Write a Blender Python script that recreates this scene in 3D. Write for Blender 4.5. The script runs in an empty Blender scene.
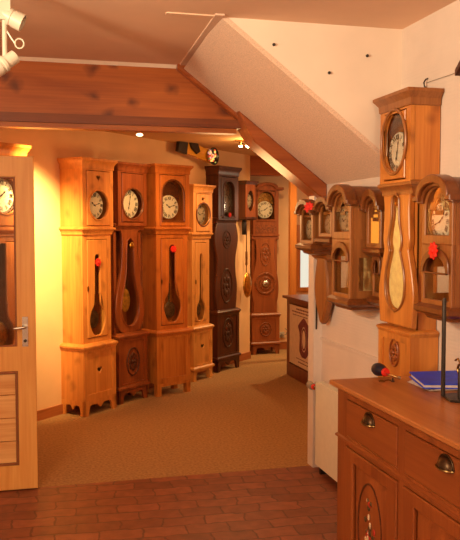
import bpy, bmesh, math, random
from mathutils import Vector, Matrix
random.seed(4)
PI = math.pi
scene = bpy.context.scene
COL = scene.collection

# ------------------------------------------------------------------ materials
def lin(c):
    out = []
    for v in c:
        v = v / 255.0
        out.append(v / 12.92 if v <= 0.04045 else ((v + 0.055) / 1.055) ** 2.4)
    return (out[0], out[1], out[2], 1.0)

def new_mat(name):
    m = bpy.data.materials.new(name)
    m.use_nodes = True
    nt = m.node_tree
    b = nt.nodes.get('Principled BSDF')
    return m, nt, b

def N(nt, t, **kw):
    n = nt.nodes.new(t)
    for k, v in kw.items():
        setattr(n, k, v)
    return n

def plain(name, c, rough=0.5, metal=0.0, noise=0.06, scale=20.0, bump=0.0):
    m, nt, b = new_mat(name)
    tc = N(nt, 'ShaderNodeTexCoord')
    nz = N(nt, 'ShaderNodeTexNoise')
    nz.inputs['Scale'].default_value = scale
    nz.inputs['Detail'].default_value = 4
    nt.links.new(tc.outputs['Object'], nz.inputs['Vector'])
    rp = N(nt, 'ShaderNodeValToRGB')
    a = [max(0, v * (1 - noise * 2)) for v in c]
    d = [min(255, v * (1 + noise)) for v in c]
    rp.color_ramp.elements[0].position = 0.3
    rp.color_ramp.elements[1].position = 0.7
    rp.color_ramp.elements[0].color = lin(a)
    rp.color_ramp.elements[1].color = lin(d)
    nt.links.new(nz.outputs['Fac'], rp.inputs['Fac'])
    nt.links.new(rp.outputs['Color'], b.inputs['Base Color'])
    b.inputs['Roughness'].default_value = rough
    b.inputs['Metallic'].default_value = metal
    if bump:
        bp = N(nt, 'ShaderNodeBump')
        bp.inputs['Strength'].default_value = bump
        bp.inputs['Distance'].default_value = 0.01
        nt.links.new(nz.outputs['Fac'], bp.inputs['Height'])
        nt.links.new(bp.outputs['Normal'], b.inputs['Normal'])
    return m

def wood(name, c1, c2, axis='Z', rough=0.4, knots=0.0, s=1.0, kscale=3.0, kcol=(60, 22, 8)):
    m, nt, b = new_mat(name)
    tc = N(nt, 'ShaderNodeTexCoord')
    oi = N(nt, 'ShaderNodeObjectInfo')
    add = N(nt, 'ShaderNodeVectorMath', operation='MULTIPLY_ADD')
    nt.links.new(oi.outputs['Random'], add.inputs[0])
    add.inputs[1].default_value = (3.7, 5.1, 2.3)
    nt.links.new(tc.outputs['Object'], add.inputs[2])
    def mapped(across, along):
        mp = N(nt, 'ShaderNodeMapping')
        v = [across * s] * 3
        v['XYZ'.index(axis)] = along * s
        mp.inputs['Scale'].default_value = v
        nt.links.new(add.outputs[0], mp.inputs['Vector'])
        return mp
    n1 = N(nt, 'ShaderNodeTexNoise')
    n1.inputs['Scale'].default_value = 1.0
    n1.inputs['Detail'].default_value = 5
    n1.inputs['Distortion'].default_value = 0.8
    nt.links.new(mapped(16, 1.3).outputs[0], n1.inputs['Vector'])
    n2 = N(nt, 'ShaderNodeTexNoise')
    n2.inputs['Scale'].default_value = 1.0
    n2.inputs['Detail'].default_value = 3
    nt.links.new(mapped(90, 3).outputs[0], n2.inputs['Vector'])
    mx = N(nt, 'ShaderNodeMix', data_type='FLOAT')
    mx.inputs[0].default_value = 0.35
    nt.links.new(n1.outputs['Fac'], mx.inputs[2])
    nt.links.new(n2.outputs['Fac'], mx.inputs[3])
    rp = N(nt, 'ShaderNodeValToRGB')
    rp.color_ramp.elements[0].position = 0.32
    rp.color_ramp.elements[1].position = 0.64
    rp.color_ramp.elements[0].color = lin(c1)
    rp.color_ramp.elements[1].color = lin(c2)
    nt.links.new(mx.outputs[0], rp.inputs['Fac'])
    col = rp.outputs['Color']
    if knots:
        vo = N(nt, 'ShaderNodeTexVoronoi', voronoi_dimensions='2D')
        vo.inputs['Scale'].default_value = kscale
        sx = N(nt, 'ShaderNodeSeparateXYZ')
        nt.links.new(mapped(1.0, 0.75).outputs[0], sx.inputs[0])
        ax = N(nt, 'ShaderNodeMath', operation='ADD')
        nt.links.new(sx.outputs[0], ax.inputs[0]); nt.links.new(sx.outputs[1], ax.inputs[1])
        mp = N(nt, 'ShaderNodeCombineXYZ')
        nt.links.new(ax.outputs[0], mp.inputs[0]); nt.links.new(sx.outputs[2], mp.inputs[1])
        nz = N(nt, 'ShaderNodeTexNoise')
        nz.inputs['Scale'].default_value = 7
        nt.links.new(add.outputs[0], nz.inputs['Vector'])
        av = N(nt, 'ShaderNodeVectorMath', operation='MULTIPLY_ADD')
        nt.links.new(nz.outputs['Color'], av.inputs[0])
        av.inputs[1].default_value = (0.09, 0.09, 0.09)
        nt.links.new(mp.outputs[0], av.inputs[2])
        nt.links.new(av.outputs[0], vo.inputs['Vector'])
        kr = N(nt, 'ShaderNodeValToRGB')
        kr.color_ramp.elements[0].position = 0.03
        kr.color_ramp.elements[1].position = 0.2
        kr.color_ramp.elements[0].color = (knots, knots, knots, 1)
        kr.color_ramp.elements[1].color = (0, 0, 0, 1)
        nt.links.new(vo.outputs['Distance'], kr.inputs['Fac'])
        km = N(nt, 'ShaderNodeMix', data_type='RGBA')
        nt.links.new(kr.outputs['Color'], km.inputs[0])
        nt.links.new(col, km.inputs[6])
        km.inputs[7].default_value = lin(kcol)
        col = km.outputs[2]
    nt.links.new(col, b.inputs['Base Color'])
    b.inputs['Roughness'].default_value = rough
    bp = N(nt, 'ShaderNodeBump')
    bp.inputs['Strength'].default_value = 0.12
    bp.inputs['Distance'].default_value = 0.003
    nt.links.new(n2.outputs['Fac'], bp.inputs['Height'])
    nt.links.new(bp.outputs['Normal'], b.inputs['Normal'])
    return m

def glass(name, tint=(255, 255, 255), gloss=0.1):
    m, nt, b = new_mat(name)
    nt.nodes.remove(b)
    out = nt.nodes['Material Output']
    tr = N(nt, 'ShaderNodeBsdfTransparent')
    tr.inputs['Color'].default_value = lin(tint)
    gl = N(nt, 'ShaderNodeBsdfGlossy')
    gl.inputs['Roughness'].default_value = 0.04
    mx = N(nt, 'ShaderNodeMixShader')
    mx.inputs[0].default_value = gloss
    nt.links.new(tr.outputs[0], mx.inputs[1])
    nt.links.new(gl.outputs[0], mx.inputs[2])
    nt.links.new(mx.outputs[0], out.inputs['Surface'])
    return m

def emit(name, c, strength):
    m, nt, b = new_mat(name)
    b.inputs['Base Color'].default_value = lin(c)
    b.inputs['Emission Color'].default_value = lin(c)
    b.inputs['Emission Strength'].default_value = strength
    return m

def tile_mat():
    m, nt, b = new_mat('terracotta_tiles')
    tc = N(nt, 'ShaderNodeTexCoord')
    mp = N(nt, 'ShaderNodeMapping')
    mp.inputs['Rotation'].default_value = (0, 0, 0.06)
    nt.links.new(tc.outputs['Object'], mp.inputs['Vector'])
    nz = N(nt, 'ShaderNodeTexNoise')
    nz.inputs['Scale'].default_value = 9
    nt.links.new(tc.outputs['Object'], nz.inputs['Vector'])
    av = N(nt, 'ShaderNodeVectorMath', operation='MULTIPLY_ADD')
    nt.links.new(nz.outputs['Color'], av.inputs[0])
    av.inputs[1].default_value = (0.06, 0.06, 0)
    nt.links.new(mp.outputs[0], av.inputs[2])
    br = N(nt, 'ShaderNodeTexBrick')
    br.inputs['Scale'].default_value = 1.0
    br.inputs['Brick Width'].default_value = 0.23
    br.inputs['Row Height'].default_value = 0.125
    br.inputs['Mortar Size'].default_value = 0.007
    br.inputs['Mortar Smooth'].default_value = 0.6
    br.inputs['Color1'].default_value = lin((156, 86, 58))
    br.inputs['Color2'].default_value = lin((128, 68, 44))
    br.inputs['Mortar'].default_value = lin((106, 56, 38))
    nt.links.new(av.outputs[0], br.inputs['Vector'])
    n2 = N(nt, 'ShaderNodeTexNoise')
    n2.inputs['Scale'].default_value = 14
    n2.inputs['Detail'].default_value = 5
    nt.links.new(tc.outputs['Object'], n2.inputs['Vector'])
    mx = N(nt, 'ShaderNodeMix', data_type='RGBA', blend_type='MULTIPLY')
    mx.inputs[0].default_value = 0.55
    nt.links.new(br.outputs['Color'], mx.inputs[6])
    rp = N(nt, 'ShaderNodeValToRGB')
    rp.color_ramp.elements[0].position = 0.35
    rp.color_ramp.elements[0].color = (0.5, 0.45, 0.42, 1)
    rp.color_ramp.elements[1].position = 0.65
    nt.links.new(n2.outputs['Fac'], rp.inputs['Fac'])
    nt.links.new(rp.outputs['Color'], mx.inputs[7])
    nt.links.new(mx.outputs[2], b.inputs['Base Color'])
    b.inputs['Roughness'].default_value = 0.5
    bp = N(nt, 'ShaderNodeBump')
    bp.inputs['Strength'].default_value = 0.3
    bp.inputs['Distance'].default_value = 0.004
    nt.links.new(br.outputs['Fac'], bp.inputs['Height'])
    bp.invert = True
    nt.links.new(bp.outputs['Normal'], b.inputs['Normal'])
    return m

def ribbed_wall(name, c):
    m = plain(name, c, 0.85, noise=0.02, scale=3)
    nt = m.node_tree
    b = nt.nodes['Principled BSDF']
    tc = N(nt, 'ShaderNodeTexCoord')
    wv = N(nt, 'ShaderNodeTexWave', wave_type='BANDS', bands_direction='Z')
    wv.inputs['Scale'].default_value = 18
    wv.inputs['Distortion'].default_value = 0.4
    nt.links.new(tc.outputs['Object'], wv.inputs['Vector'])
    bp = N(nt, 'ShaderNodeBump')
    bp.inputs['Strength'].default_value = 0.12
    bp.inputs['Distance'].default_value = 0.004
    nt.links.new(wv.outputs['Fac'], bp.inputs['Height'])
    nt.links.new(bp.outputs['Normal'], b.inputs['Normal'])
    return m

M = {}
M['ceiling'] = plain('ceiling_paint', (240, 202, 172), 0.9, noise=0.02, scale=2)
M['white_wall'] = plain('front_wall_paint', (244, 224, 206), 0.85, noise=0.015, scale=3)
M['ribbed'] = ribbed_wall('ribbed_wallpaper', (226, 206, 192))
M['soffit'] = plain('textured_wallpaper', (238, 204, 180), 0.9, noise=0.05, scale=160, bump=0.4)
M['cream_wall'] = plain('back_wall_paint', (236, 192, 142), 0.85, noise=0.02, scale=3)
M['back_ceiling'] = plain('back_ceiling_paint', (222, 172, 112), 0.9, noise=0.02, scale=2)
M['jamb'] = plain('white_gloss_paint', (226, 208, 196), 0.5, noise=0.01)
M['cornice'] = plain('white_trim_paint', (246, 226, 206), 0.6, noise=0.01)
M['carpet'] = plain('carpet_pile', (172, 130, 82), 0.95, noise=0.08, scale=55, bump=0.25)
M['tiles'] = tile_mat()
M['beam'] = wood('knotty_pine_beam', (150, 72, 24), (192, 106, 42), 'X', 0.35, knots=0.8, s=0.8, kscale=5.6, kcol=(84, 30, 10))
M['board'] = wood('stained_pine_board', (138, 64, 28), (172, 92, 44), 'X', 0.35, s=0.8)
M['skirting'] = wood('skirting_wood', (150, 82, 40), (180, 106, 56), 'X', 0.5)
M['door'] = wood('pale_pine_door', (216, 146, 70), (232, 170, 92), 'Z', 0.4)
M['door_plank'] = wood('pale_pine_planks', (208, 140, 76), (236, 182, 116), 'X', 0.4, knots=0.5, kscale=5, kcol=(140, 80, 36))
M['door_bead'] = wood('brown_beading', (120, 66, 30), (150, 86, 42), 'Z', 0.5)
M['pine'] = wood('waxed_pine', (196, 116, 50), (224, 150, 74), 'Z', 0.4, knots=0.4, kscale=5, kcol=(120, 56, 18))
M['pine_light'] = wood('light_pine', (202, 134, 64), (228, 164, 88), 'Z', 0.4, knots=0.4, kscale=5, kcol=(120, 56, 18))
M['orange'] = wood('orange_pine', (176, 92, 34), (206, 122, 52), 'Z', 0.4, knots=0.4, kscale=5, kcol=(120, 56, 18))
M['red'] = wood('red_cherry', (118, 56, 26), (158, 84, 42), 'Z', 0.3)
M['dark'] = wood('dark_walnut', (60, 26, 14), (92, 44, 24), 'Z', 0.35)
M['brown'] = wood('carved_oak', (122, 60, 28), (156, 86, 44), 'Z', 0.4)
M['honey'] = wood('honey_pine', (178, 98, 36), (214, 138, 62), 'Z', 0.35, knots=0.5, kscale=5, kcol=(110, 48, 16))
M['walnut'] = wood('walnut_case', (124, 70, 32), (164, 102, 52), 'Z', 0.35)
M['walnut_dark'] = wood('walnut_moulding', (92, 46, 20), (130, 72, 34), 'Z', 0.3)
M['dresser'] = wood('dresser_wood', (126, 61, 25), (157, 84, 38), 'Z', 0.4)
M['dresser_h'] = wood('dresser_wood_level', (126, 61, 25), (157, 84, 38), 'X', 0.4)
M['dresser_top'] = wood('dresser_top_wood', (162, 95, 48), (184, 117, 65), 'X', 0.35)
M['dial'] = plain('enamel_dial', (240, 230, 214), 0.3, noise=0.02)
M['dial_grey'] = plain('grey_dial', (176, 160, 142), 0.35, noise=0.06)
M['dial_dim'] = plain('dim_dial', (120, 92, 70), 0.4, noise=0.1)
M['ink'] = plain('black_numerals', (30, 24, 22), 0.5)
M['brass'] = plain('polished_brass', (224, 172, 78), 0.28, 1.0, noise=0.1, scale=30)
M['brass_pale'] = plain('embossed_brass', (255, 226, 160), 0.4, 0.0, noise=0.05, scale=30, bump=0.15)
M['pediment'] = plain('embossed_pediment', (176, 128, 66), 0.4, 0.7, noise=0.2, scale=60, bump=0.5)
M['bob_brass'] = plain('worn_brass', (206, 150, 66), 0.35, 0.35, noise=0.12, scale=30)
M['pull_dark'] = plain('dark_bronze', (84, 62, 42), 0.32, 0.8, noise=0.1)
M['pend_dark'] = plain('aged_pendulum', (96, 72, 50), 0.5, 0.3, noise=0.2)
M['void'] = plain('dark_opening', (26, 14, 8), 0.9)
M['carve'] = plain('carved_relief', (86, 40, 18), 0.5, noise=0.2, scale=60)
M['carve_dark'] = plain('carved_relief_dark', (72, 38, 20), 0.5, noise=0.2, scale=60)
M['carve_mid'] = plain('carved_relief_mid', (132, 70, 34), 0.45, noise=0.2, scale=60)
M['steel'] = plain('brushed_steel', (200, 196, 190), 0.25, 1.0, noise=0.02)
M['iron'] = plain('dark_iron', (62, 54, 50), 0.4, 0.6, noise=0.08)
M['antique'] = plain('antique_brass', (150, 118, 74), 0.28, 1.0, noise=0.1)
M['glass'] = glass('clear_glass', (250, 250, 246), 0.03)
M['glass_shine'] = glass('reflecting_glass', (250, 250, 246), 0.09)
M['red_paper'] = plain('red_paper', (240, 40, 22), 0.6, noise=0.08, scale=40)
M['white_metal'] = plain('white_enamel', (206, 192, 172), 0.35, noise=0.01)
M['grille'] = plain('grey_and_grille_shade', (150, 134, 116), 0.5)  # plain grey parts, and the painted shade under the radiator slats
M['rad'] = plain('radiator_paint', (236, 226, 204), 0.4, noise=0.01)
M['blue'] = plain('blue_plastic', (0, 66, 250), 0.5, noise=0.06)
M['navy'] = plain('navy_plastic', (24, 26, 46), 0.35, noise=0.04)
M['paper'] = plain('white_paper', (226, 214, 206), 0.7, noise=0.02)
M['poster'] = plain('poster_paper', (232, 206, 172), 0.7, noise=0.02)
M['purple'] = plain('printed_purple', (126, 62, 66), 0.7, noise=0.1)
M['amber'] = emit('amber_back_glow', (255, 176, 70), 0.55)  # self-glowing back stands in for light caught in the golden glass
M['cream_panel'] = plain('cream_lit_backing', (232, 196, 140), 0.6, noise=0.03)  # pale colour makes the glass-sided case look lit inside
M['bulb'] = emit('lit_bulb', (255, 232, 180), 14.0)
M['bulb_soft'] = emit('soft_bulb', (255, 214, 160), 5.0)
M['yellow_wood'] = wood('yellow_board', (196, 130, 34), (222, 158, 50), 'X', 0.35)
M['black'] = plain('black_lacquer', (30, 20, 16), 0.35)
M['facet_a'] = emit('facet_red', (240, 96, 60), 0.5)
M['facet_b'] = emit('facet_yellow', (250, 226, 120), 0.7)
M['facet_c'] = emit('facet_green', (170, 190, 110), 0.4)
M['facet_d'] = emit('facet_pink', (250, 190, 180), 0.6)
M['counter'] = wood('dark_red_counter', (104, 44, 20), (136, 64, 32), 'Z', 0.35)
M['lip'] = wood('dark_beam_lip', (112, 52, 20), (140, 70, 28), 'X', 0.4)
M['post'] = wood('pine_post', (196, 116, 50), (222, 146, 74), 'Z', 0.4)
M['paint_red'] = plain('painted_red', (186, 50, 34), 0.5)
M['paint_white'] = plain('painted_cream', (232, 200, 164), 0.5)
M['paint_green'] = plain('painted_green', (84, 66, 36), 0.5)

# ------------------------------------------------------------------ mesh helpers
class MB:
    def __init__(s):
        s.bm = bmesh.new()
    def box(s, x0, x1, y0, y1, z0, z1):
        v = [s.bm.verts.new((x, y, z)) for x in (x0, x1) for y in (y0, y1) for z in (z0, z1)]
        for q in ((0, 1, 3, 2), (4, 6, 7, 5), (0, 4, 5, 1), (2, 3, 7, 6), (0, 2, 6, 4), (1, 5, 7, 3)):
            s.bm.faces.new([v[i] for i in q])
        return s
    def loft(s, rings, cap=True):
        rs = [[s.bm.verts.new(p) for p in r] for r in rings]
        n = len(rs[0])
        for a, b in zip(rs, rs[1:]):
            for i in range(n):
                s.bm.faces.new((a[i], a[(i + 1) % n], b[(i + 1) % n], b[i]))
        if cap:
            s.bm.faces.new(rs[0][::-1])
            s.bm.faces.new(rs[-1])
        return s
    def moulding(s, w, d, prof, yb=0.0):
        """stepped moulding round the front and both sides of a case of width w, front at y=-d; prof = [(out, z)...]"""
        rings = []
        for o, z in prof:
            a, f = w / 2 + o, -(d + o)
            rings.append([(-a, yb, z), (-a, f, z), (a, f, z), (a, yb, z)])
        return s.loft(rings)
    def lathe(s, prof, axis='z', c=(0, 0, 0), n=20):
        rings = []
        for r, h in prof:
            ring = []
            for i in range(n):
                t = 2 * PI * i / n
                a, b = max(r, 1e-4) * math.cos(t), max(r, 1e-4) * math.sin(t)
                p = {'z': (a, b, h), 'y': (a, h, b), 'x': (h, a, b)}[axis]
                ring.append((p[0] + c[0], p[1] + c[1], p[2] + c[2]))
            rings.append(ring)
        return s.loft(rings)
    def tube(s, pts, r, n=8):
        pts = [Vector(p) for p in pts]
        rings = []
        for i, p in enumerate(pts):
            t = (pts[min(i + 1, len(pts) - 1)] - pts[max(i - 1, 0)]).normalized()
            a = t.orthogonal().normalized() if i == 0 else (a - t * a.dot(t)).normalized()
            b = t.cross(a)
            rings.append([tuple(p + (a * math.cos(2 * PI * k / n) + b * math.sin(2 * PI * k / n)) * r) for k in range(n)])
        return s.loft(rings)
    def ball(s, c, r, sq=(1, 1, 1), n=12):
        prof = [(r * math.sin(PI * k / 8) , -r * math.cos(PI * k / 8)) for k in range(9)]
        b = MB().lathe(prof, n=n)
        for v in b.bm.verts:
            v.co = Vector((v.co.x * sq[0] + c[0], v.co.y * sq[1] + c[1], v.co.z * sq[2] + c[2]))
        return s.merge(b)
    def merge(s, o):
        me = bpy.data.meshes.new('tmp')
        o.bm.to_mesh(me); o.bm.free()
        s.bm.from_mesh(me)
        bpy.data.meshes.remove(me)
        return s
    def panel(s, loops, y, t, bevel=0.0, plane='xz'):
        """flat board with holes; loops in (x, z); centred at depth y, thickness t"""
        cu = bpy.data.curves.new('tmp', 'CURVE')
        cu.dimensions = '2D'
        cu.fill_mode = 'BOTH'
        cu.extrude = max(t / 2 - bevel, 1e-4)
        cu.bevel_depth = bevel
        cu.offset = -bevel
        cu.bevel_resolution = 0
        for lp in loops:
            sp = cu.splines.new('POLY')
            sp.points.add(len(lp) - 1)
            for p, q in zip(sp.points, lp):
                p.co = (q[0], q[1], 0, 1)
            sp.use_cyclic_u = True
        ob = bpy.data.objects.new('tmp', cu)
        COL.objects.link(ob)
        dg = bpy.context.evaluated_depsgraph_get()
        me = bpy.data.meshes.new_from_object(ob.evaluated_get(dg))
        bpy.data.objects.remove(ob); bpy.data.curves.remove(cu)
        for v in me.vertices:
            a, b, c = v.co
            v.co = (a, y - c, b) if plane == 'xz' else (y + c, a, b) if plane == 'yz' else (a, b, y + c)
        s.bm.from_mesh(me)
        bpy.data.meshes.remove(me)
        return s
    def build(s, name, mat, parent=None, smooth=True):
        bm = s.bm
        bmesh.ops.remove_doubles(bm, verts=bm.verts, dist=1e-6)
        bmesh.ops.recalc_face_normals(bm, faces=bm.faces)
        for f in bm.faces:
            f.smooth = smooth
        for e in bm.edges:
            e.smooth = not (len(e.link_faces) != 2 or e.calc_face_angle(0) > 0.55)
        me = bpy.data.meshes.new(name)
        bm.to_mesh(me); bm.free()
        me.materials.append(M[mat] if isinstance(mat, str) else mat)
        o = bpy.data.objects.new(name, me)
        COL.objects.link(o)
        if parent is not None:
            o.parent = parent
        return o

def multi(name, pieces, parent):
    """one printed or painted pattern in several colours: a single mesh with a material slot for each"""
    bm = bmesh.new()
    me = bpy.data.meshes.new(name)
    for i, (mb, mat) in enumerate(pieces):
        bmesh.ops.recalc_face_normals(mb.bm, faces=mb.bm.faces)
        for f in mb.bm.faces:
            f.material_index = i; f.smooth = True
        tmp = bpy.data.meshes.new('tmp')
        mb.bm.to_mesh(tmp); mb.bm.free()
        bm.from_mesh(tmp); bpy.data.meshes.remove(tmp)
        me.materials.append(M[mat])
    bm.to_mesh(me); bm.free()
    o = bpy.data.objects.new(name, me)
    COL.objects.link(o)
    o.parent = parent
    return o

def thing(name, label, cat, loc=(0, 0, 0), rz=0.0, group=None):
    o = bpy.data.objects.new(name, None)
    COL.objects.link(o)
    o.location = loc
    o.rotation_euler = (0, 0, rz)
    o.empty_display_size = 0.1
    return tag(o, label, cat, group)

def tag(o, label, cat, group=None):
    o['label'] = label
    o['category'] = cat
    if group:
        o['group'] = group
    return o

def struct(o):
    o['kind'] = 'structure'
    return o

def rect(x0, x1, z0, z1):
    return [(x0, z0), (x1, z0), (x1, z1), (x0, z1)]
def oval(cx, cz, rx, rz=None, n=32):
    rz = rx if rz is None else rz
    return [(cx + rx * math.cos(2 * PI * i / n), cz + rz * math.sin(2 * PI * i / n)) for i in range(n)]
def arch(x0, x1, z0, z1, rise, n=14):
    """rectangle whose top is an arc of height rise, the arc ends at z1"""
    c, r = (x0 + x1) / 2, (x1 - x0) / 2
    return [(x0, z0), (x1, z0)] + [(c + r * math.cos(PI * i / n), z1 - rise + rise * math.sin(PI * i / n)) for i in range(n + 1)]
def heart(cx, cz, s, n=28):
    out = []
    for i in range(n):
        t = 2 * PI * i / n
        out.append((cx + s * 16 * math.sin(t) ** 3 / 17, cz + s * (13 * math.cos(t) - 5 * math.cos(2 * t) - 2 * math.cos(3 * t) - math.cos(4 * t)) / 17))
    return out
def sym(prof, cx=0.0, steps=6):
    """closed outline symmetric about x=cx from [(z, halfwidth)...] rising in z, smoothed"""
    P = prof
    pts = []
    for i in range(len(P) - 1):
        p0, p1, p2, p3 = P[max(i - 1, 0)], P[i], P[i + 1], P[min(i + 2, len(P) - 1)]
        for k in range(steps):
            t = k / steps
            q = []
            for j in (0, 1):
                q.append(0.5 * (2 * p1[j] + (p2[j] - p0[j]) * t + (2 * p0[j] - 5 * p1[j] + 4 * p2[j] - p3[j]) * t * t + (3 * p1[j] - p0[j] - 3 * p2[j] + p3[j]) * t ** 3))
            pts.append((q[0], max(q[1], 0.0)))
    pts.append(P[-1])
    right = [(cx + h, z) for z, h in pts if h > 1e-4]
    left = [(cx - h, z) for z, h in reversed(pts) if h > 1e-4]
    lo, hi = P[0], P[-1]
    return ([(cx, lo[0])] if lo[1] <= 1e-4 else []) + right + ([(cx, hi[0])] if hi[1] <= 1e-4 else []) + left
def scallop(x0, x1, z0, z1, foot, n=24):
    """apron with shaped lower edge between two feet"""
    top = [(x0, z0), (x0, z1), (x1, z1), (x1, z0), (x1 - foot, z0)]
    low = []
    h = z1 - z0
    a, b = x1 - foot, x0 + foot
    for i in range(n + 1):
        t = i / n
        x = a + (b - a) * t
        u = abs(2 * t - 1)
        z = z0 + h * (0.62 - 0.22 * math.exp(-((u) / 0.16) ** 2) + 0.08 * math.sin(u * PI)) * min(1, (1 - u) / 0.12 + 0.0)
        low.append((x, z))
    return top + low[1:-1] + [(b, z0)]

# unit numerals and hands, shared by every dial
ROM = ['XII', 'I', 'II', 'III', 'IIII', 'V', 'VI', 'VII', 'VIII', 'IX', 'X', 'XI']
def numerals_mesh():
    b = bmesh.new()
    for i, tx in enumerate(ROM):
        cu = bpy.data.curves.new('t', 'FONT')
        cu.body = tx
        cu.size = 0.36
        cu.align_x = 'CENTER'; cu.align_y = 'CENTER'
        cu.offset = 0.008
        ob = bpy.data.objects.new('t', cu)
        COL.objects.link(ob)
        dg = bpy.context.evaluated_depsgraph_get()
        me = bpy.data.meshes.new_from_object(ob.evaluated_get(dg))
        bpy.data.objects.remove(ob); bpy.data.curves.remove(cu)
        a = -2 * PI * i / 12
        for v in me.vertices:
            x, z = v.co.x * 0.85, v.co.y + 0.74
            v.co = (x * math.cos(a) - z * math.sin(a), -0.02, x * math.sin(a) + z * math.cos(a))
        b.from_mesh(me)
        bpy.data.meshes.remove(me)
    me = bpy.data.meshes.new('numerals')
    b.to_mesh(me); b.free()
    me.materials.append(M['ink'])
    return me
NUM = numerals_mesh()
def hands_mesh(hr, mn):
    mb = MB()
    for ang, ln, wd in ((hr, 0.46, 0.075), (mn, 0.72, 0.05)):
        lp = [(-wd * .5, -.12), (wd * .5, -.12), (wd * .35, ln * .5), (wd, ln * .66), (wd * .3, ln * .8), (0, ln), (-wd * .3, ln * .8), (-wd, ln * .66), (-wd * .35, ln * .5)]
        c, s_ = math.cos(-ang), math.sin(-ang)
        mb.panel([[(x * c - z * s_, x * s_ + z * c) for x, z in lp]], -0.05, 0.015)
    mb.lathe([(.06, -.03), (.06, -.08), (0, -.09)], 'y', n=10)
    o = mb.build('hands', 'ink')
    me = o.data
    bpy.data.objects.remove(o)
    return me
HANDS = [hands_mesh(5.3, 1.3), hands_mesh(0.9, 4.4), hands_mesh(3.4, 0.2)]

def add_dial(parent, y, z, r, mat='dial', hands=0, x=0.0):
    d = MB().lathe([(r, 0.006), (r, -0.002), (r * .96, -0.006), (r * .3, -0.008), (0, -0.009)], 'y', n=36).build('dial', mat, parent)
    d.location = (x, y, z)
    for nm, me in (('numerals', NUM), ('hands', HANDS[hands])):
        o = bpy.data.objects.new(nm, me)
        COL.objects.link(o)
        o.parent = d
        o.location = (0, -0.0095, 0)
        o.scale = (r, r * 0.3, r)
    return d

def hollow(mb, w, d, z0, z1, t=0.02):
    """side, back, top and bottom boards of a case open to the front"""
    mb.box(-w / 2, -w / 2 + t, -d, 0, z0, z1)
    mb.box(w / 2 - t, w / 2, -d, 0, z0, z1)
    mb.box(-w / 2 + t, w / 2 - t, -t, 0, z0, z1)
    mb.box(-w / 2 + t, w / 2 - t, -d, -t, z0, z0 + t)
    mb.box(-w / 2 + t, w / 2 - t, -d, -t, z1 - t, z1)
    return mb

def pendulum(parent, y, ztop, zbob, rx, rz, mat, rodw=0.006, bobmat=None):
    p = MB().box(-rodw, rodw, y - .004, y + .004, zbob, ztop).build('pendulum', mat, parent)
    b = MB()
    prof = [(math.sin(PI * k / 10), -math.cos(PI * k / 10)) for k in range(11)]
    b.lathe([(q[0], q[1]) for q in prof], 'y', n=24)
    for v in b.bm.verts:
        v.co = Vector((v.co.x * rx, y - 0.01 + v.co.y * 0.014, zbob + v.co.z * rz))
    b.build('bob', bobmat or mat, p)
    return p

def relief(parent, name, mat, y, cx, cz, rx, rz, petals=8):
    """carved oval medallion with a rosette and leaves"""
    mb = MB()
    mb.panel([oval(cx, cz, rx, rz), oval(cx, cz, rx * .84, rz * .88)], y, 0.012, 0.003)
    for k in range(petals):
        a = 2 * PI * k / petals
        mb.ball((cx + .45 * rx * math.cos(a), y, cz + .45 * rz * math.sin(a)), 1, (rx * .24, .008, rz * .2), 8)
    mb.ball((cx, y, cz), 1, (rx * .22, .012, rx * .22), 10)
    return mb.build(name, mat, parent)

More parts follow.
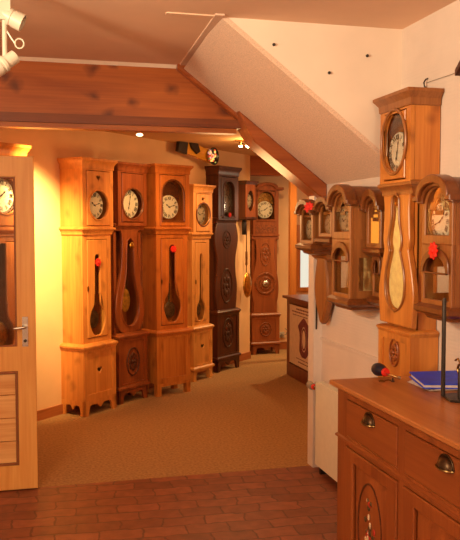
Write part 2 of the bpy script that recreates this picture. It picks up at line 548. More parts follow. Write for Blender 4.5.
# ------------------------------------------------------------------ longcase clock
def longcase(label, loc, rz, P, group):
    g = P.get
    t = thing('longcase_clock', label, 'grandfather clock', loc, rz, group)
    m, mm = P['mat'], g('trim', P['mat'])
    wb, db, zb = P['base']           # width, depth, height
    ww, dw, zw = P['waist']          # ..., top of waist
    wh, dh, zh = P['head']           # ..., top of head (under the cornice)
    H = P['H']
    fh = g('foot', 0.11)
    # --- base
    b = hollow(MB(), wb, db - .02, fh, zb)
    b.build('base', g('base_mat', m), t)
    holes = [heart(0, (fh + zb) / 2 + .02, .03)] if g('base_heart') else []
    fr = MB().panel([rect(-wb / 2, wb / 2, fh, zb), rect(-wb / 2 + .05, wb / 2 - .05, fh + .05, zb - .05)], -db + .01, .02)
    fr.build('base_frame', g('base_mat', m), t)
    MB().panel([rect(-wb / 2 + .045, wb / 2 - .045, fh + .045, zb - .045)] + holes, -db + .016, .016, .004).build('base_panel', g('base_mat', m), t)
    if g('base_med'):
        rx, rzv, zc = P['base_med']
        relief(t, 'carved_medallion', g('carve', 'carve'), -db + .004, 0, zc, rx, rzv)
    ap = MB()
    if g('legs'):
        for sx in (-1, 1):
            for (y0, y1) in ((-db, -db + .05), (-.05, 0)):
                ap.box(sx * wb / 2 - (.05 if sx > 0 else 0), sx * wb / 2 + (.05 if sx < 0 else 0), y0, y1, 0, fh)
        ap.box(-wb / 2, wb / 2, -db + .004, -db + .022, fh - .03, fh + .002)
    else:
        ap.panel([scallop(-wb / 2, wb / 2, 0, fh, .05)], -db + .01, .02)
        ap2 = scallop(-db, 0, 0, fh, .045)
        for sx in (-1, 1):
            ap.panel([ap2], sx * (wb / 2 - .01), .02, plane='yz')
    ap.build('feet', g('base_mat', m), t)
    if g('plinth'):
        MB().moulding(wb, db, [(0, fh - .01), (.018, fh), (.018, fh + .018), (.004, fh + .03)]).build('plinth_moulding', mm, t)
    kk = g('mould', 1.0)
    MB().moulding(wb, db, [(o_ * (kk if o_ > 0 else 1), zb + z_ * kk) for o_, z_ in ((0.001, -.03), (.006, -.022), (.008, -.01), (.016, -.005), (.016, .008), (.006, .018), (-.015, .03))]).build('base_moulding', g('base_trim', mm), t)
    # --- waist
    hollow(MB(), ww, dw - .022, zb, zw).build('waist', g('waist_mat', m), t)
    slot = sym(P['slot']) if g('slot') else None
    if g('violin'):
        out = sym(P['violin'])
        MB().panel([out] + ([slot] if slot else []), -dw + .0, .03, .004).build('waist_front', m, t)
        if slot:
            rim = [(z + (.012 if i == len(P['slot']) - 1 else -.012 if i == 0 else 0), h + .014 if h > .001 else 0) for i, (z, h) in enumerate(P['slot'])]
            MB().panel([sym(rim), slot], -dw - .018, .012, .003).build('opening_moulding', mm, t)
        bk = MB().panel([rect(-ww / 2, ww / 2, zb, zw), rect(-ww / 2 + .035, ww / 2 - .035, zb + .03, zw - .03)], -dw + .024, .012)
        bk.build('waist_frame', m, t)
    else:
        MB().panel([rect(-ww / 2, ww / 2, zb, zw), rect(-ww / 2 + .05, ww / 2 - .05, zb + .07, zw - .08)], -dw + .01, .02).build('waist_frame', m, t)
        dr = MB().panel([rect(-ww / 2 + .056, ww / 2 - .056, zb + .076, zw - .086)] + ([slot] if slot else []), -dw + .004, .02, .004).build('waist_door', g('door_mat', m), t)
        MB().box(-ww / 2 + .052, -ww / 2 + .064, -dw - .012, -dw - .005, (zb + zw) / 2 - .02, (zb + zw) / 2 + .02).build('lock_plate', 'antique', dr)
    if slot:
        MB().panel([slot], -dw + g('glass_in', .022), .003).build('glass_pane', 'glass', t)
        zs = [z for z, h in P['slot']]
        zc, rr = P['bob']
        pendulum(t, -dw + .055, zw - .05, zc, rr, rr * g('bobk', 1.15), g('pend', 'pend_dark'), .012, g('bobmat'))
    if g('waist_rosette'):
        zc, r = P['waist_rosette']
        mb = MB().panel([oval(0, zc, r), oval(0, zc, r * .82)], -dw - .02, .016, .004)
        mb.panel([oval(0, zc, r * .6), oval(0, zc, r * .48)], -dw - .018, .012, .003)
        ro = mb.build('carved_roundel', g('carve', 'carve'), t)
        MB().ball((0, -dw - .02, zc), 1, (r * .34, .035, r * .34), 16).build('boss', g('boss', 'antique'), ro)
    for (zc, rx, rzv) in g('waist_relief', []):
        relief(t, 'carved_medallion', g('carve', 'carve'), -dw - .016, 0, zc, rx, rzv)
    # --- neck moulding
    MB().moulding(ww, dw, [(-.004, zw - .05), (.012, zw - .04), (.012, zw - .025), ((wh - ww) / 2 + .008, zw - .004), ((wh - ww) / 2 + .018, zw + .004), ((wh - ww) / 2 + .018, zw + .016), ((wh - ww) / 2 + .0, zw + .026)]).build('neck_moulding', mm, t)
    if g('frieze'):
        MB().box(-wh / 2 + .03, wh / 2 - .03, -dh - .006, -dh + .01, zw + .04, zw + g('frieze') - .03).build('frieze_panel', g('carve', 'carve'), t)
    # --- head
    z0 = zw + g('frieze', 0)
    hollow(MB(), wh, dh - .022, zw, zh).build('head', m, t)
    st = .045
    MB().panel([rect(-wh / 2, wh / 2, zw, zh), rect(-wh / 2 + st, wh / 2 - st, z0 + .03, zh - .025)], -dh + .01, .02).build('head_frame', m, t)
    kind, zd, ro, rd = P['dial']
    dl = rect(-wh / 2 + st + .006, wh / 2 - st - .006, z0 + .036, zh - .031)
    if kind == 'round':
        op = oval(0, zd, ro, g('dial_rz', ro))
        rim = oval(0, zd, ro + .014, g('dial_rz', ro) + .014)
    else:
        za, zbv = P['arch']
        op = arch(-ro, ro, za, zbv, ro)
        rim = arch(-ro - .014, ro + .014, za - .014, zbv + .014, ro + .014)
    hh = [heart(0, zh - .085, .026)] if g('head_heart') else []
    hd = MB().panel([dl, op] + hh, -dh + .003, .018, .004).build('head_door', g('door_mat', m), t)
    MB().panel([rim, op], -dh - .008, .012, .003).build('bezel', g('bezel', mm), hd)
    MB().panel([op], -dh + .008, .003).build('glass_pane', g('dial_glass', 'glass'), hd)
    dm = g('dial_dx', 0)
    add_dial(t, -dh + g('dial_in', .05), g('dial_z', zd), rd, g('dial_mat', 'dial'), g('hands', 0), dm)
    if g('plate'):
        zp = P['arch'][1]
        MB().panel([arch(-ro * .98, ro * .98, zd + rd * .75, zp - .01, ro * .9)], -dh + .062, .01, .002).build('pediment', P['plate'], t)
    if g('arch_top'):
        r = wh / 2 * .62
        e = zh - .02
        W = wh / 2 + .04
        for (k, y0) in ((0, -dh - .03), (.022, -dh - .045)):
            pts = [(-W, e + k), (-W, e + .035), (-r - .03, e + .035)]
            pts += [((r + .02) * -math.cos(PI * i / 16), e + .0 + (r * .62 + .035) * math.sin(PI * i / 16) + .0) for i in range(1, 16)]
            pts += [(r + .03, e + .035), (W, e + .035), (W, e + k), (r - .012 + k, e + k)]
            pts += [((r - .012) * math.cos(PI * i / 16), e + k + (r * .62 - .005) * math.sin(PI * i / 16)) for i in range(1, 16)]
            pts += [(-r + .012 - k, e + k)]
            pass
        out = [(-W, e), (-W, e + .035)] + [((r + .03) * -math.cos(PI * i / 16), e + .035 + r * .55 * math.sin(PI * i / 16)) for i in range(17)] + [(W, e + .035), (W, e)]
        mb = MB().panel([out], -dh / 2 - .015, dh + .03)
        inn = [(-W - .01, e + .012), (-W - .01, e + .04)] + [((r + .04) * -math.cos(PI * i / 16), e + .04 + r * .58 * math.sin(PI * i / 16)) for i in range(17)] + [(W + .01, e + .04), (W + .01, e + .012)] \
            + [(r, e + .012)] + [(r * math.cos(PI * i / 16), e + .012 + r * .5 * math.sin(PI * i / 16)) for i in range(1, 16)] + [(-r, e + .012)]
        mb.panel([inn], -dh - .04, .03, .006)
        mb.build('arched_cornice', mm, t)
    else:
        MB().moulding(wh, dh, [(-.004, zh - .02), (.006, zh - .012), (.008, zh + (H - zh) * .3), (.022, zh + (H - zh) * .62), (.03, zh + (H - zh) * .75), (.03, H)]).build('cornice', mm, t)
    return t

def place(fl, w, d, rz):
    """back-centre of a case whose front left foot stands at fl"""
    c, s = math.cos(rz), math.sin(rz)
    return (fl[0] + w / 2 * c - d * s, fl[1] + w / 2 * s + d * c, 0)

KEY = lambda z0, zc, r, slot, z1: [(z0, 0), (z0 + .012, r * .5), (zc - r * .4, r * .93), (zc + r * .15, r), (zc + r * .85, r * .84), (zc + r * 1.25, max(r * .56, slot * 1.2)), (zc + r * 1.6, slot * 1.22), (zc + r * 2.4, slot * 1.12), (zc + r * 2.55, slot), (z1 - .1, slot * .95), (z1 - .03, slot * .9), (z1 - .008, slot * .55), (z1, 0)]
GR = 'longcase clocks standing along the left wall'
D45 = PI / 4
# far-left one seen through the glazed door
longcase('pale pine longcase clock behind the glass of the open door', (-0.362, 6.165, 0), D45,
    dict(mat='orange', base=(.42, .26, .56), waist=(.37, .23, 1.58), head=(.42, .27, 2.14), H=2.22, slot=KEY(.64, .78, .11, .04, 1.50), bob=(.8, .09), base_heart=True, pend='brass',
         dial=('round', 1.84, .135, .128), hands=1), GR)
# leftmost in the row
longcase('light pine longcase clock with heart cut-outs, beside the brightly lit wall', place((.43, 6.635), .40, .26, D45), D45,
    dict(mat='pine', base=(.42, .27, .585), waist=(.37, .24, 1.585), head=(.40, .26, 2.115), H=2.19, slot=KEY(.675, .80, .098, .034, 1.375), bob=(.81, .07), base_heart=True, head_heart=True,
         dial=('round', 1.795, .122, .118), foot=.13, pend='pend_dark', door_mat='pine'), GR)
longcase('reddish brown longcase clock with violin-shaped front and oval carved medallion on base', place((.762, 7.016), .39, .245, math.radians(41)), math.radians(41),
    dict(mat='red', trim='red', base=(.39, .25, .61), waist=(.37, .2, 1.62), head=(.39, .25, 2.125), H=2.19,
         violin=[(.632, .07), (.66, .13), (.74, .18), (.85, .195), (.98, .18), (1.12, .14), (1.28, .112), (1.48, .105), (1.56, .115), (1.585, .135)],
         slot=[(.70, 0), (.712, .05), (.77, .098), (.86, .118), (.97, .104), (1.10, .068), (1.22, .05), (1.40, .044), (1.475, .035), (1.495, .02), (1.505, 0)], bob=(.93, .062), bobk=1.75, pend='pend_dark', bobmat='bob_brass', base_med=(.09, .135, .37), plinth=True,
         dial=('round', 1.82, .135, .13), bezel='walnut_dark', foot=.13, hands=2), GR)
longcase('orange pine longcase clock with arched dial window and tall plain base', place((1.145, 7.262), .40, .245, math.radians(27)), math.radians(27),
    dict(mat='orange', base=(.40, .255, .60), waist=(.37, .23, 1.585), head=(.40, .245, 2.13), H=2.20, slot=KEY(.70, .84, .10, .037, 1.44), bob=(.81, .07), pend='pend_dark', base_mat='honey',
         dial=('arch', 1.79, .125, .112), arch=(1.67, 2.05), dial_z=1.80, dial_dx=-.012, plate='carve', bezel='walnut_dark', legs=True, foot=.12, hands=0), GR)
longcase('short light pine longcase clock with dark round dial, right of the orange one', place((1.624, 7.885), .34, .24, math.radians(42)), math.radians(42),
    dict(mat='pine_light', base=(.34, .25, .55), waist=(.31, .22, 1.53), head=(.34, .25, 1.985), H=2.05, slot=KEY(.61, .72, .085, .03, 1.34), bob=(.74, .06), base_heart=True, head_heart=True,
         dial=('round', 1.74, .115, .105), dial_mat='dial_grey', bezel='walnut_dark', legs=True, plinth=True, foot=.12, pend='pend_dark'), GR)
longcase('dark walnut longcase clock with carved front, darkest of the row', place((1.99, 8.315), .44, .30, math.radians(42)), math.radians(42),
    dict(mat='dark', carve='carve_dark', base=(.44, .30, .66), waist=(.38, .26, 1.69), head=(.40, .30, 2.195), H=2.28,
         violin=[(.69, .19), (.80, .205), (.95, .215), (1.10, .185), (1.25, .18), (1.38, .215), (1.48, .235), (1.58, .215), (1.66, .185)],
         waist_relief=[(.95, .12, .2), (1.47, .08, .1)], base_med=(.11, .17, .42), plinth=True,
         dial=('arch', 1.87, .105, .095), arch=(1.72, 2.12), dial_mat='dial_dim', plate='carve', foot=.14), GR)
# far wall
longcase('carved brown longcase clock with arched cornice and round boss, at the far wall', (2.862, 9.655, 0), math.radians(4),
    dict(mat='brown', trim='brown', carve='carve_mid', base=(.37, .255, .50), waist=(.34, .22, 1.50), head=(.34, .25, 2.09), H=2.2, frieze=.17,
         violin=[(.53, .16), (.64, .155), (.74, .175), (.88, .18), (1.0, .165), (1.15, .13), (1.30, .12), (1.42, .13), (1.47, .145)],
         waist_rosette=(.90, .14), boss='steel', waist_relief=[(1.27, .07, .15)], base_med=(.08, .09, .32), plinth=True, foot=.13,
         dial=('arch', 1.825, .115, .108), arch=(1.70, 2.06), plate='pediment', dial_z=1.83, arch_top=True, hands=1), GR)
# tall clock by the dresser
longcase('tall honey pine longcase clock with large embossed brass pendulum, behind the dresser', (1.865, 3.48, 0), -PI / 2,
    dict(mat='honey', trim='walnut', base=(.345, .145, 1.10), waist=(.30, .125, 1.80), head=(.325, .15, 2.185), H=2.245, foot=.13,
         violin=[(1.128, .17), (1.18, .175), (1.28, .185), (1.38, .165), (1.47, .135), (1.50, .128), (1.54, .14), (1.60, .135), (1.70, .13), (1.76, .14)],
         slot=[(1.20, 0), (1.212, .045), (1.26, .085), (1.33, .097), (1.40, .085), (1.47, .055), (1.49, .05), (1.52, .062), (1.56, .06), (1.64, .036), (1.73, .03), (1.752, .02), (1.76, 0)],
         bob=(1.32, .075), bobk=1.0, pend='brass_pale', base_trim='honey', mould=.55, glass_in=-.012, base_med=(.05, .07, .99), carve='dresser',
         dial=('round', 2.015, .122, .098), dial_rz=.148, dial_z=1.965, dial_in=.022, dial_dx=-.0, plate=None, bezel='walnut', dial_glass='glass_shine', hands=2), None)
tall = bpy.data.objects['longcase_clock.007']
# embossed lyre pendulum filling the opening
lyre = sym([(1.205, 0), (1.22, .05), (1.27, .083), (1.33, .092), (1.40, .08), (1.47, .05), (1.50, .046), (1.53, .056), (1.57, .052), (1.65, .03), (1.70, .022)])
MB().panel([lyre], -.122, .014, .005).build('embossed_pendulum', 'brass_pale', tall)
MB().lathe([(.022, 0), (.022, -.008), (.012, -.014), (0, -.016)], 'y', (0, -.128, 1.725), 16).build('pendulum_crest', 'brass', tall)
for o in list(tall.children):
    if o.name.startswith('pendulum') and o.children:
        for c in list(o.children):
            bpy.data.objects.remove(c)
        bpy.data.objects.remove(o)

# ------------------------------------------------------------------ domed wall clocks
def wall_clock(label, loc, w, d, h, split, mat, P, group='domed wooden clocks hung on the right wall'):
    g = P.get
    t = thing('wall_clock', label, 'wall clock', loc, -PI / 2, group)
    mm = g('trim', 'walnut_dark')
    lw, ld = g('lower', (w, d))      # the lower part may be slimmer
    zt = h - g('rise', .1)           # springing of the dome
    st = .024
    def case(name, wv, dv, z0, z1, win):
        b = MB()
        wi = wv / 2 - .0145
        b.box(-wi, wi, -.012, 0, z0, z1)
        b.box(-wi, wi, -dv + .018, -.0125, z0, z0 + .014)
        b.box(-wi, wi, -dv + .018, -.0125, z1 - .014, z1)
        for sx in (-1, 1):
            lp = [[(-dv + .016, z0), (0, z0), (0, z1), (-dv + .016, z1)]]
            if win:
                lp.append([(-dv + .05, z0 + .06), (-.045, z0 + .06), (-.045, z1 - .10), (-dv + .05, z1 - .10)])
            b.panel(lp, sx * (wv / 2 - .007), .014, plane='yz')
        o = b.build(name, mat, t)
        if win:
            for sx in (-1, 1):
                MB().box(sx * (wv / 2 - .009), sx * (wv / 2 - .006), -dv + .048, -.043, z0 + .058, z1 - .098).build('side_window', 'glass_shine', o)
        return o
    sw = g('side_window', False)
    if split > 0:
        if sw: MB().box(-lw / 2 + .02, lw / 2 - .02, -.02, -.013, .02, split - .02).build('lower_back_panel', g('low_back', 'cream_panel'), t)  # added panel; its cream version stands in for light through the glass
        case('lower_case', lw, ld, 0, split, sw)
        lo = arch(-lw / 2 + st, lw / 2 - st, .04, split - .03, min(lw / 2 - st, .07))
        ld_ = MB().panel([rect(-lw / 2, lw / 2, 0, split), lo], -ld + .008, .018, .003).build('lower_door', mat, t)
        lin_ = arch(-lw / 2 + st, lw / 2 - st, split - .14, split - .03, min(lw / 2 - st, .07))
        MB().panel([arch(-lw / 2 + st - .012, lw / 2 - st + .012, split - .12, split - .015, min(lw / 2 - st, .07) + .01),
                    arch(-lw / 2 + st + .006, lw / 2 - st - .006, split - .125, split - .045, min(lw / 2 - st, .07))], -ld - .006, .012, .003).build('door_arch', mm, ld_)
        MB().panel([lo], -ld + .008, .003).build('glass_pane', 'glass_shine', ld_)
        pendulum(t, -ld * .5, split, g('bob_z', split * .35), .035, .04, 'brass', .006)
    case('upper_case', w, d, split, zt, sw and split == 0)
    r = w / 2 - .012
    ro = r - g('inset', .016)
    op = arch(-ro, ro, split + .04, zt + g('rise', .1) * .55, ro)
    ft = [(-w / 2, split), (w / 2, split), (w / 2, zt)] + [(r * math.cos(PI * i / 16), zt + g('rise', .1) * .72 * math.sin(PI * i / 16)) for i in range(0, 17)] + [(-w / 2, zt)]
    hd = MB().panel([ft, op], -d + .008, .018, .003).build('upper_door', mat, t)
    MB().panel([op], -d + .008, .003).build('glass_pane', 'glass_shine', hd)
    zd = g('dial_z', split + (zt - split) * .55)
    if g('back'):
        MB().panel([arch(-ro - .01, ro + .01, split + .02, zt + g('rise', .1) * .5, ro)], -d + g('back_in', .045), .006).build('back_panel', g('back'), t)
    if g('dial_r'):
        add_dial(t, -d + .024, zd, g('dial_r'), g('dial_mat', 'dial'), g('hands', 0))
    if g('pelmet'):
        # dark shaped fretwork in the arch of the door
        MB().panel([arch(-ro, ro, zt - .03, zt + g('rise', .1) * .55, ro), sym([(zt - .05, .03), (zt - .02, .034), (zt + .005, .022), (zt + .02, 0)])], -d + .012, .006).build('fretwork', mm, hd)
    # bonnet: barrel roof with two stepped bands
    W, e = w / 2 + .03, .03
    rise = g('rise', .1)
    def band(ri, rout, k, y0, y1, Wv):
        pts = [(-Wv, zt + k), (-Wv, zt + e), (-rout, zt + e)] + [(-rout * math.cos(PI * i / 18), zt + e + (rise - e) * (rout / (r + .02)) * math.sin(PI * i / 18)) for i in range(1, 18)]
        pts += [(rout, zt + e), (Wv, zt + e), (Wv, zt + k), (ri, zt + k)]
        pts += [(ri * math.cos(PI * i / 18), zt + k + (rise - e) * (ri / (r + .02)) * math.sin(PI * i / 18)) for i in range(1, 18)] + [(-ri, zt + k)]
        return MB().panel([pts], (y0 + y1) / 2, y1 - y0, .004)
    bn = band(r - .012, r + .006, 0, -d - .016, 0, W - .01)
    bn.merge(band(r - .002, r + .02, .008, -d - .034, -d + .03, W))
    bn.build('bonnet', mm, t)
    # stepped moulding between upper and lower part, and under the clock
    if split > 0 and g('mid', True):
        MB().moulding(w, d, [(-.01, split - .03), (.004, split - .018), (.016, split - .008), (.016, split + .008), (.002, split + .018)]).build('middle_moulding', mm, t)
    MB().moulding(lw if split > 0 else w, ld if split > 0 else d, [(-.05, -.055), (-.02, -.045), (-.012, -.03), (.012, -.022), (.024, -.012), (.024, .006), (.004, .02)]).build('bottom_moulding', mm, t)
    return t

XW = 1.868
R1 = wall_clock('small domed wall clock with violin-shaped pendulum case hanging under it, at the white doorway edge', (XW, 4.62, 1.485), .235, .19, .295, 0, 'walnut', dict(rise=.10, dial_r=.06, dial_mat='dial_grey', side_window=True))
vio = sym([(-.50, 0), (-.49, .02), (-.45, .045), (-.36, .10), (-.28, .118), (-.2, .11), (-.12, .085), (-.08, .08), (-.055, .125), (-.05, .13)])
vb = MB().panel([vio], -.045, .05, .012); vb.build('pendulum_case', 'walnut', R1).location = (-.06, 0, 0)
MB().moulding(.25, .075, [(-.03, -.1), (-.01, -.085), (.006, -.07), (.012, -.05)]).build('case_bracket', 'walnut', R1).location = (-.06, 0, 0)
R2 = wall_clock('small domed wall clock with brass pendulum, second from the white doorway edge', (XW, 4.325, 1.53), .21, .18, .255, 0, 'walnut', dict(rise=.09, dial_r=.055, dial_mat='dial_grey', hands=1))
p2 = pendulum(R2, -.09, .02, -.25, .03, .05, 'brass', .004)
R3 = wall_clock('long domed wall clock with glass sides, between the small clocks and amber-windowed one', (XW, 4.02, 1.20), .26, .205, .64, .34, 'walnut', dict(rise=.12, dial_r=.07, dial_mat='dial_grey', side_window=True, pelmet=True, mid=False))
R4 = wall_clock('domed wall clock with amber dial window, glow put in its back, left of the tall pine clock', (XW, 3.775, 1.22), .185, .125, .585, .26, 'walnut', dict(rise=.12, back='amber', back_in=.022, lower=(.13, .10), pelmet=True))
R5 = wall_clock('domed wall clock with white dial and red tag, right of the tall pine clock', (XW, 2.975, 1.255), .255, .205, .57, .275, 'walnut', dict(rise=.12, dial_r=.08, dial_z=.372, low_back='honey', back_in=.038, back='walnut', pelmet=True, side_window=True, hands=1, mid=False, bob_z=.09))
# carved dark clock at the very edge of the picture
ck = thing('cuckoo_clock', 'dark carved wooden clock high on the right wall, cut by picture edge', 'clock', (XW, 2.85, 2.21), -PI / 2)
MB().box(-.07, .07, -.1, 0, -.07, .07).build('case', 'dark', ck)
rf = MB().panel([[(-.11, .05), (0, .14), (.11, .05), (.11, .025), (0, .115), (-.11, .025)]], -.07, .14)
rf.build('roof', 'dark', ck)
mb = MB()
for s_ in (-1, 1):
    for k in range(5):
        mb.ball((s_ * (.085 - .004 * k), -.105, -.075 + .028 * k), 1, (.022, .012, .02), 8)
for k in range(5):
    mb.ball((-.06 + .03 * k, -.105, -.085 - .012 * (2 - abs(k - 2))), 1, (.02, .012, .022), 8)
mb.build('carved_leaves', 'dark', ck)
add_dial(ck, -.108, .0, .045, 'dial_grey')

# wall clock with hanging pendulum at the corner of the far left wall
wc = thing('pendulum_clock', 'dark wooden wall clock with exposed rod and oval brass pendulum, far corner', 'wall clock', (2.45, 9.005, 1.72), math.radians(42))
hollow(MB(), .21, .12, 0, .40).build('case', 'dark', wc)
op = oval(0, .2, .075, .12)
dd = MB().panel([rect(-.105, .105, 0, .40), op], -.125, .018, .004).build('door', 'red', wc)
MB().panel([op], -.12, .003).build('glass_pane', 'glass', dd)
add_dial(wc, -.09, .2, .08, 'dial_grey')
MB().moulding(.21, .13, [(0, .39), (.02, .41), (.03, .425), (.03, .435)]).build('cornice', 'dark', wc)
MB().moulding(.21, .13, [(-.02, -.03), (.0, -.02), (.015, -.01), (.015, .01)]).build('bottom_moulding', 'dark', wc)
MB().lathe([(.022, -.2), (.028, -.19), (.028, -.06), (.02, -.03)], 'z', (-.05, -.07, 0), 14).build('weight', 'black', wc)
pr = MB().box(-.006, .006, -.075, -.067, -.86, 0).box(-.016, .016, -.076, -.066, -.56, -.4).build('pendulum', 'antique', wc)
b = MB(); b.lathe([(math.sin(PI * k / 12), -math.cos(PI * k / 12)) for k in range(13)], 'y', n=28)
for v in b.bm.verts: v.co = Vector((v.co.x * .085, -.085 + v.co.y * .03, -.80 + v.co.z * .15))
b.build('bob', 'brass', pr)

# ------------------------------------------------------------------ setting
ST = struct
ZC, ZB, YP = 2.62, 2.48, 4.93
ST(MB().box(-3.2, 1.95, -3.0, 4.885, -.05, 0).build('floor', 'tiles'))
ST(MB().box(-3.2, 4.6, 4.885, 10.2, -.05, 0.0).build('floor_carpet', 'carpet'))
ST(MB().box(-3.2, 1.95, -3.0, 4.99, ZC, ZC + .08).build('ceiling', 'ceiling'))
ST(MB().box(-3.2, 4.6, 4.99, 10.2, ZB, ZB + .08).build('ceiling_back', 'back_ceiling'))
ST(MB().box(1.87, 1.95, -3.0, 4.97, 0, ZC).build('wall_right', 'ribbed'))
ST(MB().box(-3.2, 1.95, -3.08, -3.0, 0, ZC).build('wall_behind', 'white_wall'))
ST(MB().box(-3.28, -3.2, -3.0, 4.99, 0, ZC).build('wall_left', 'white_wall'))
ST(MB().box(-3.2, -.86, YP, YP + .06, 0, 2.25).build('wall_front', 'white_wall'))
ST(MB().box(1.812, 1.87, 4.84, 4.94, 0, 1.86).build('trim_1', 'jamb'))
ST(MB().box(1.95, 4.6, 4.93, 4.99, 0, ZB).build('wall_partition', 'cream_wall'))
# diagonal wall y = x + 6.56
a, b_ = Vector((-1.7, 4.86, 0)), Vector((2.60, 9.16, 0))
n_ = Vector((-1, 1, 0)).normalized() * .08
mb = MB(); mb.loft([[(a.x, a.y, 0), (b_.x, b_.y, 0), (b_.x + n_.x, b_.y + n_.y, 0), (a.x + n_.x, a.y + n_.y, 0)], [(a.x, a.y, ZB), (b_.x, b_.y, ZB), (b_.x + n_.x, b_.y + n_.y, ZB), (a.x + n_.x, a.y + n_.y, ZB)]])
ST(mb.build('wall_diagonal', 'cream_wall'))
bd = MB().box(0, (b_ - a).length, -.015, 0, 0, .085).build('baseboard_diagonal', 'skirting')
bd.location = (a.x, a.y, 0); bd.rotation_euler = (0, 0, D45); ST(bd)
ST(MB().box(2.52, 2.60, 9.16, 9.75, 0, ZB).build('wall_return', 'cream_wall'))
ST(MB().panel([rect(2.52, 4.6, 0, ZB), rect(3.42, 4.1, .78, 1.62)], 9.79, .08).build('wall_back', 'cream_wall'))
ST(MB().box(2.60, 4.5, 9.735, 9.75, 0, .1).build('baseboard_back', 'skirting'))
ST(MB().box(4.5, 4.58, 4.99, 9.75, 0, ZB).build('wall_far_right', 'cream_wall'))
w1 = ST(MB().panel([rect(3.40, 4.12, .76, 1.64), rect(3.455, 4.065, .815, 1.585)], 9.75, .05, .006).box(3.735, 3.785, 9.735, 9.765, .8, 1.6).build('window_1', 'post'))
MB().box(3.45, 4.07, 9.755, 9.76, .81, 1.59).build('window_pane', 'glass', w1)
# partition: beam, lip, soffit, sloping board
ST(MB().panel([[(-3.2, 2.29), (1.335, 2.29), (.93, 2.615), (-3.2, 2.615)]], YP, .08).build('beam', 'beam'))
ST(MB().box(-3.2, 1.32, YP - .055, YP + .06, 2.238, 2.292).build('trim_2', 'lip'))
ST(MB().box(-3.2, 1.30, YP - .03, YP + .06, 2.208, 2.238).build('trim_3', 'beam'))
ST(MB().loft([[(-3.2, YP - .04, 2.60), (-3.2, YP - .06, 2.62), (-3.2, YP - .04, 2.62)], [(.93, YP - .04, 2.60), (.93, YP - .06, 2.62), (.93, YP - .04, 2.62)]]).build('trim_4', 'cornice'))
SL = .765
z_s = lambda x: 2.62 - SL * (x - .905)
Y1 = 3.75
mb = MB(); e_ = .03
mb.loft([[(.905, Y1 - .026, z_s(.905)), (1.88, Y1 - .026, z_s(1.88)), (1.88, Y1 - .026, z_s(1.88) + e_), (.945, Y1 - .026, 2.62)],
         [(.945, YP, z_s(.945)), (1.88, YP, z_s(1.88)), (1.88, YP, z_s(1.88) + e_), (.985, YP, 2.62)]])
ST(mb.build('ceiling_slope', 'soffit'))
ST(MB().panel([[(.91, 2.62), (1.87, z_s(1.87)), (1.87, 2.62)]], Y1, .05).build('wall_stair', 'white_wall'))
ST(MB().panel([[(.95, 2.62), (1.95, z_s(1.95)), (1.95, 2.62)]], YP + .04, .04).build('wall_stair_back', 'cream_wall'))
mb = MB().panel([[(.905, 2.625), (.965, 2.62), (1.36, z_s(1.36) + .03), (1.32, z_s(1.32) - .03), (.905, z_s(.905) - .03)]], YP - .03, .13, .008)
mb.panel([[(1.28, z_s(1.28) - .0), (1.869, z_s(1.869) - .0), (1.869, z_s(1.869) - .115), (1.38, z_s(1.38) - .115), (1.31, z_s(1.31) - .05)]], YP - .07, .21, .008)
ob = mb.build('trim_5', 'board'); ST(ob)
ST(MB().loft([[(.87, Y1 - .08, 2.612), (.915, Y1 - .08, 2.612), (.915, Y1 - .08, 2.62), (.87, Y1 - .08, 2.62)], [(.92, YP - .04, 2.612), (.955, YP - .04, 2.612), (.955, YP - .04, 2.62), (.92, YP - .04, 2.62)]]).build('trim_6', 'soffit'))
# beam over the far clock and post by the window
ST(MB().box(2.6, 4.5, 9.2, 9.34, 2.245, 2.48).build('trim_7', 'board'))
ST(MB().box(3.03, 3.11, 8.90, 8.97, 0, ZB).build('trim_8', 'post'))
# cable duct on the right wall
ST(MB().box(1.86, 1.87, 3.6, 4.84, .862, .878).build('trim_9', 'jamb'))

ST(MB().box(1.826, 1.834, 4.832, 4.842, .93, 1.26).build('trim_10', 'iron'))
ST(MB().box(.64, .87, 3.70, 3.735, 2.614, 2.62).build('trim_11', 'ceiling'))
# glazed pine door
dx0, dx1, dy, dz = -.80, .028, 4.87, 2.03
dr = ST(MB().panel([rect(dx0, dx1, .008, dz), rect(dx0 + .115, dx1 - .11, .885, 1.905), rect(dx0 + .115, dx1 - .11, .16, .735)], dy, .042, .003).build('door_1', 'door'))
MB().panel([rect(dx0 + .113, dx1 - .108, .158, .737), rect(dx0 + .13, dx1 - .125, .175, .72)], dy - .016, .014, .003).build('beading', 'door_bead', dr)
MB().panel([rect(dx0 + .113, dx1 - .108, .883, 1.907), rect(dx0 + .126, dx1 - .121, .896, 1.894)], dy - .012, .014, .003).build('glazing_bead', 'door_bead', dr)
MB().box(dx0 + .115, dx1 - .11, dy - .002, dy + .002, .885, 1.905).build('glass_pane', 'glass', dr)
mb = MB()
for k in range(4):
    mb.box(dx0 + .12, dx1 - .115, dy - .006, dy + .008, .165 + k * .1425, .165 + (k + 1) * .1425 - .007)
mb.build('panel', 'door_plank', dr)
hp = MB().box(-.052, -.018, dy - .029, dy - .02, .885, 1.065).build('handle', 'steel', dr)
MB().tube([(-.035, dy - .03, 1.005), (-.035, dy - .062, 1.005), (-.04, dy - .07, 1.005), (-.09, dy - .07, 1.0), (-.10, dy - .066, 1.0)], .0085, 10).build('lever', 'steel', hp)
MB().lathe([(.010, 0), (.010, -.004), (0, -.005)], 'y', (-.035, dy - .029, .92), 12).build('keyhole', 'iron', hp)

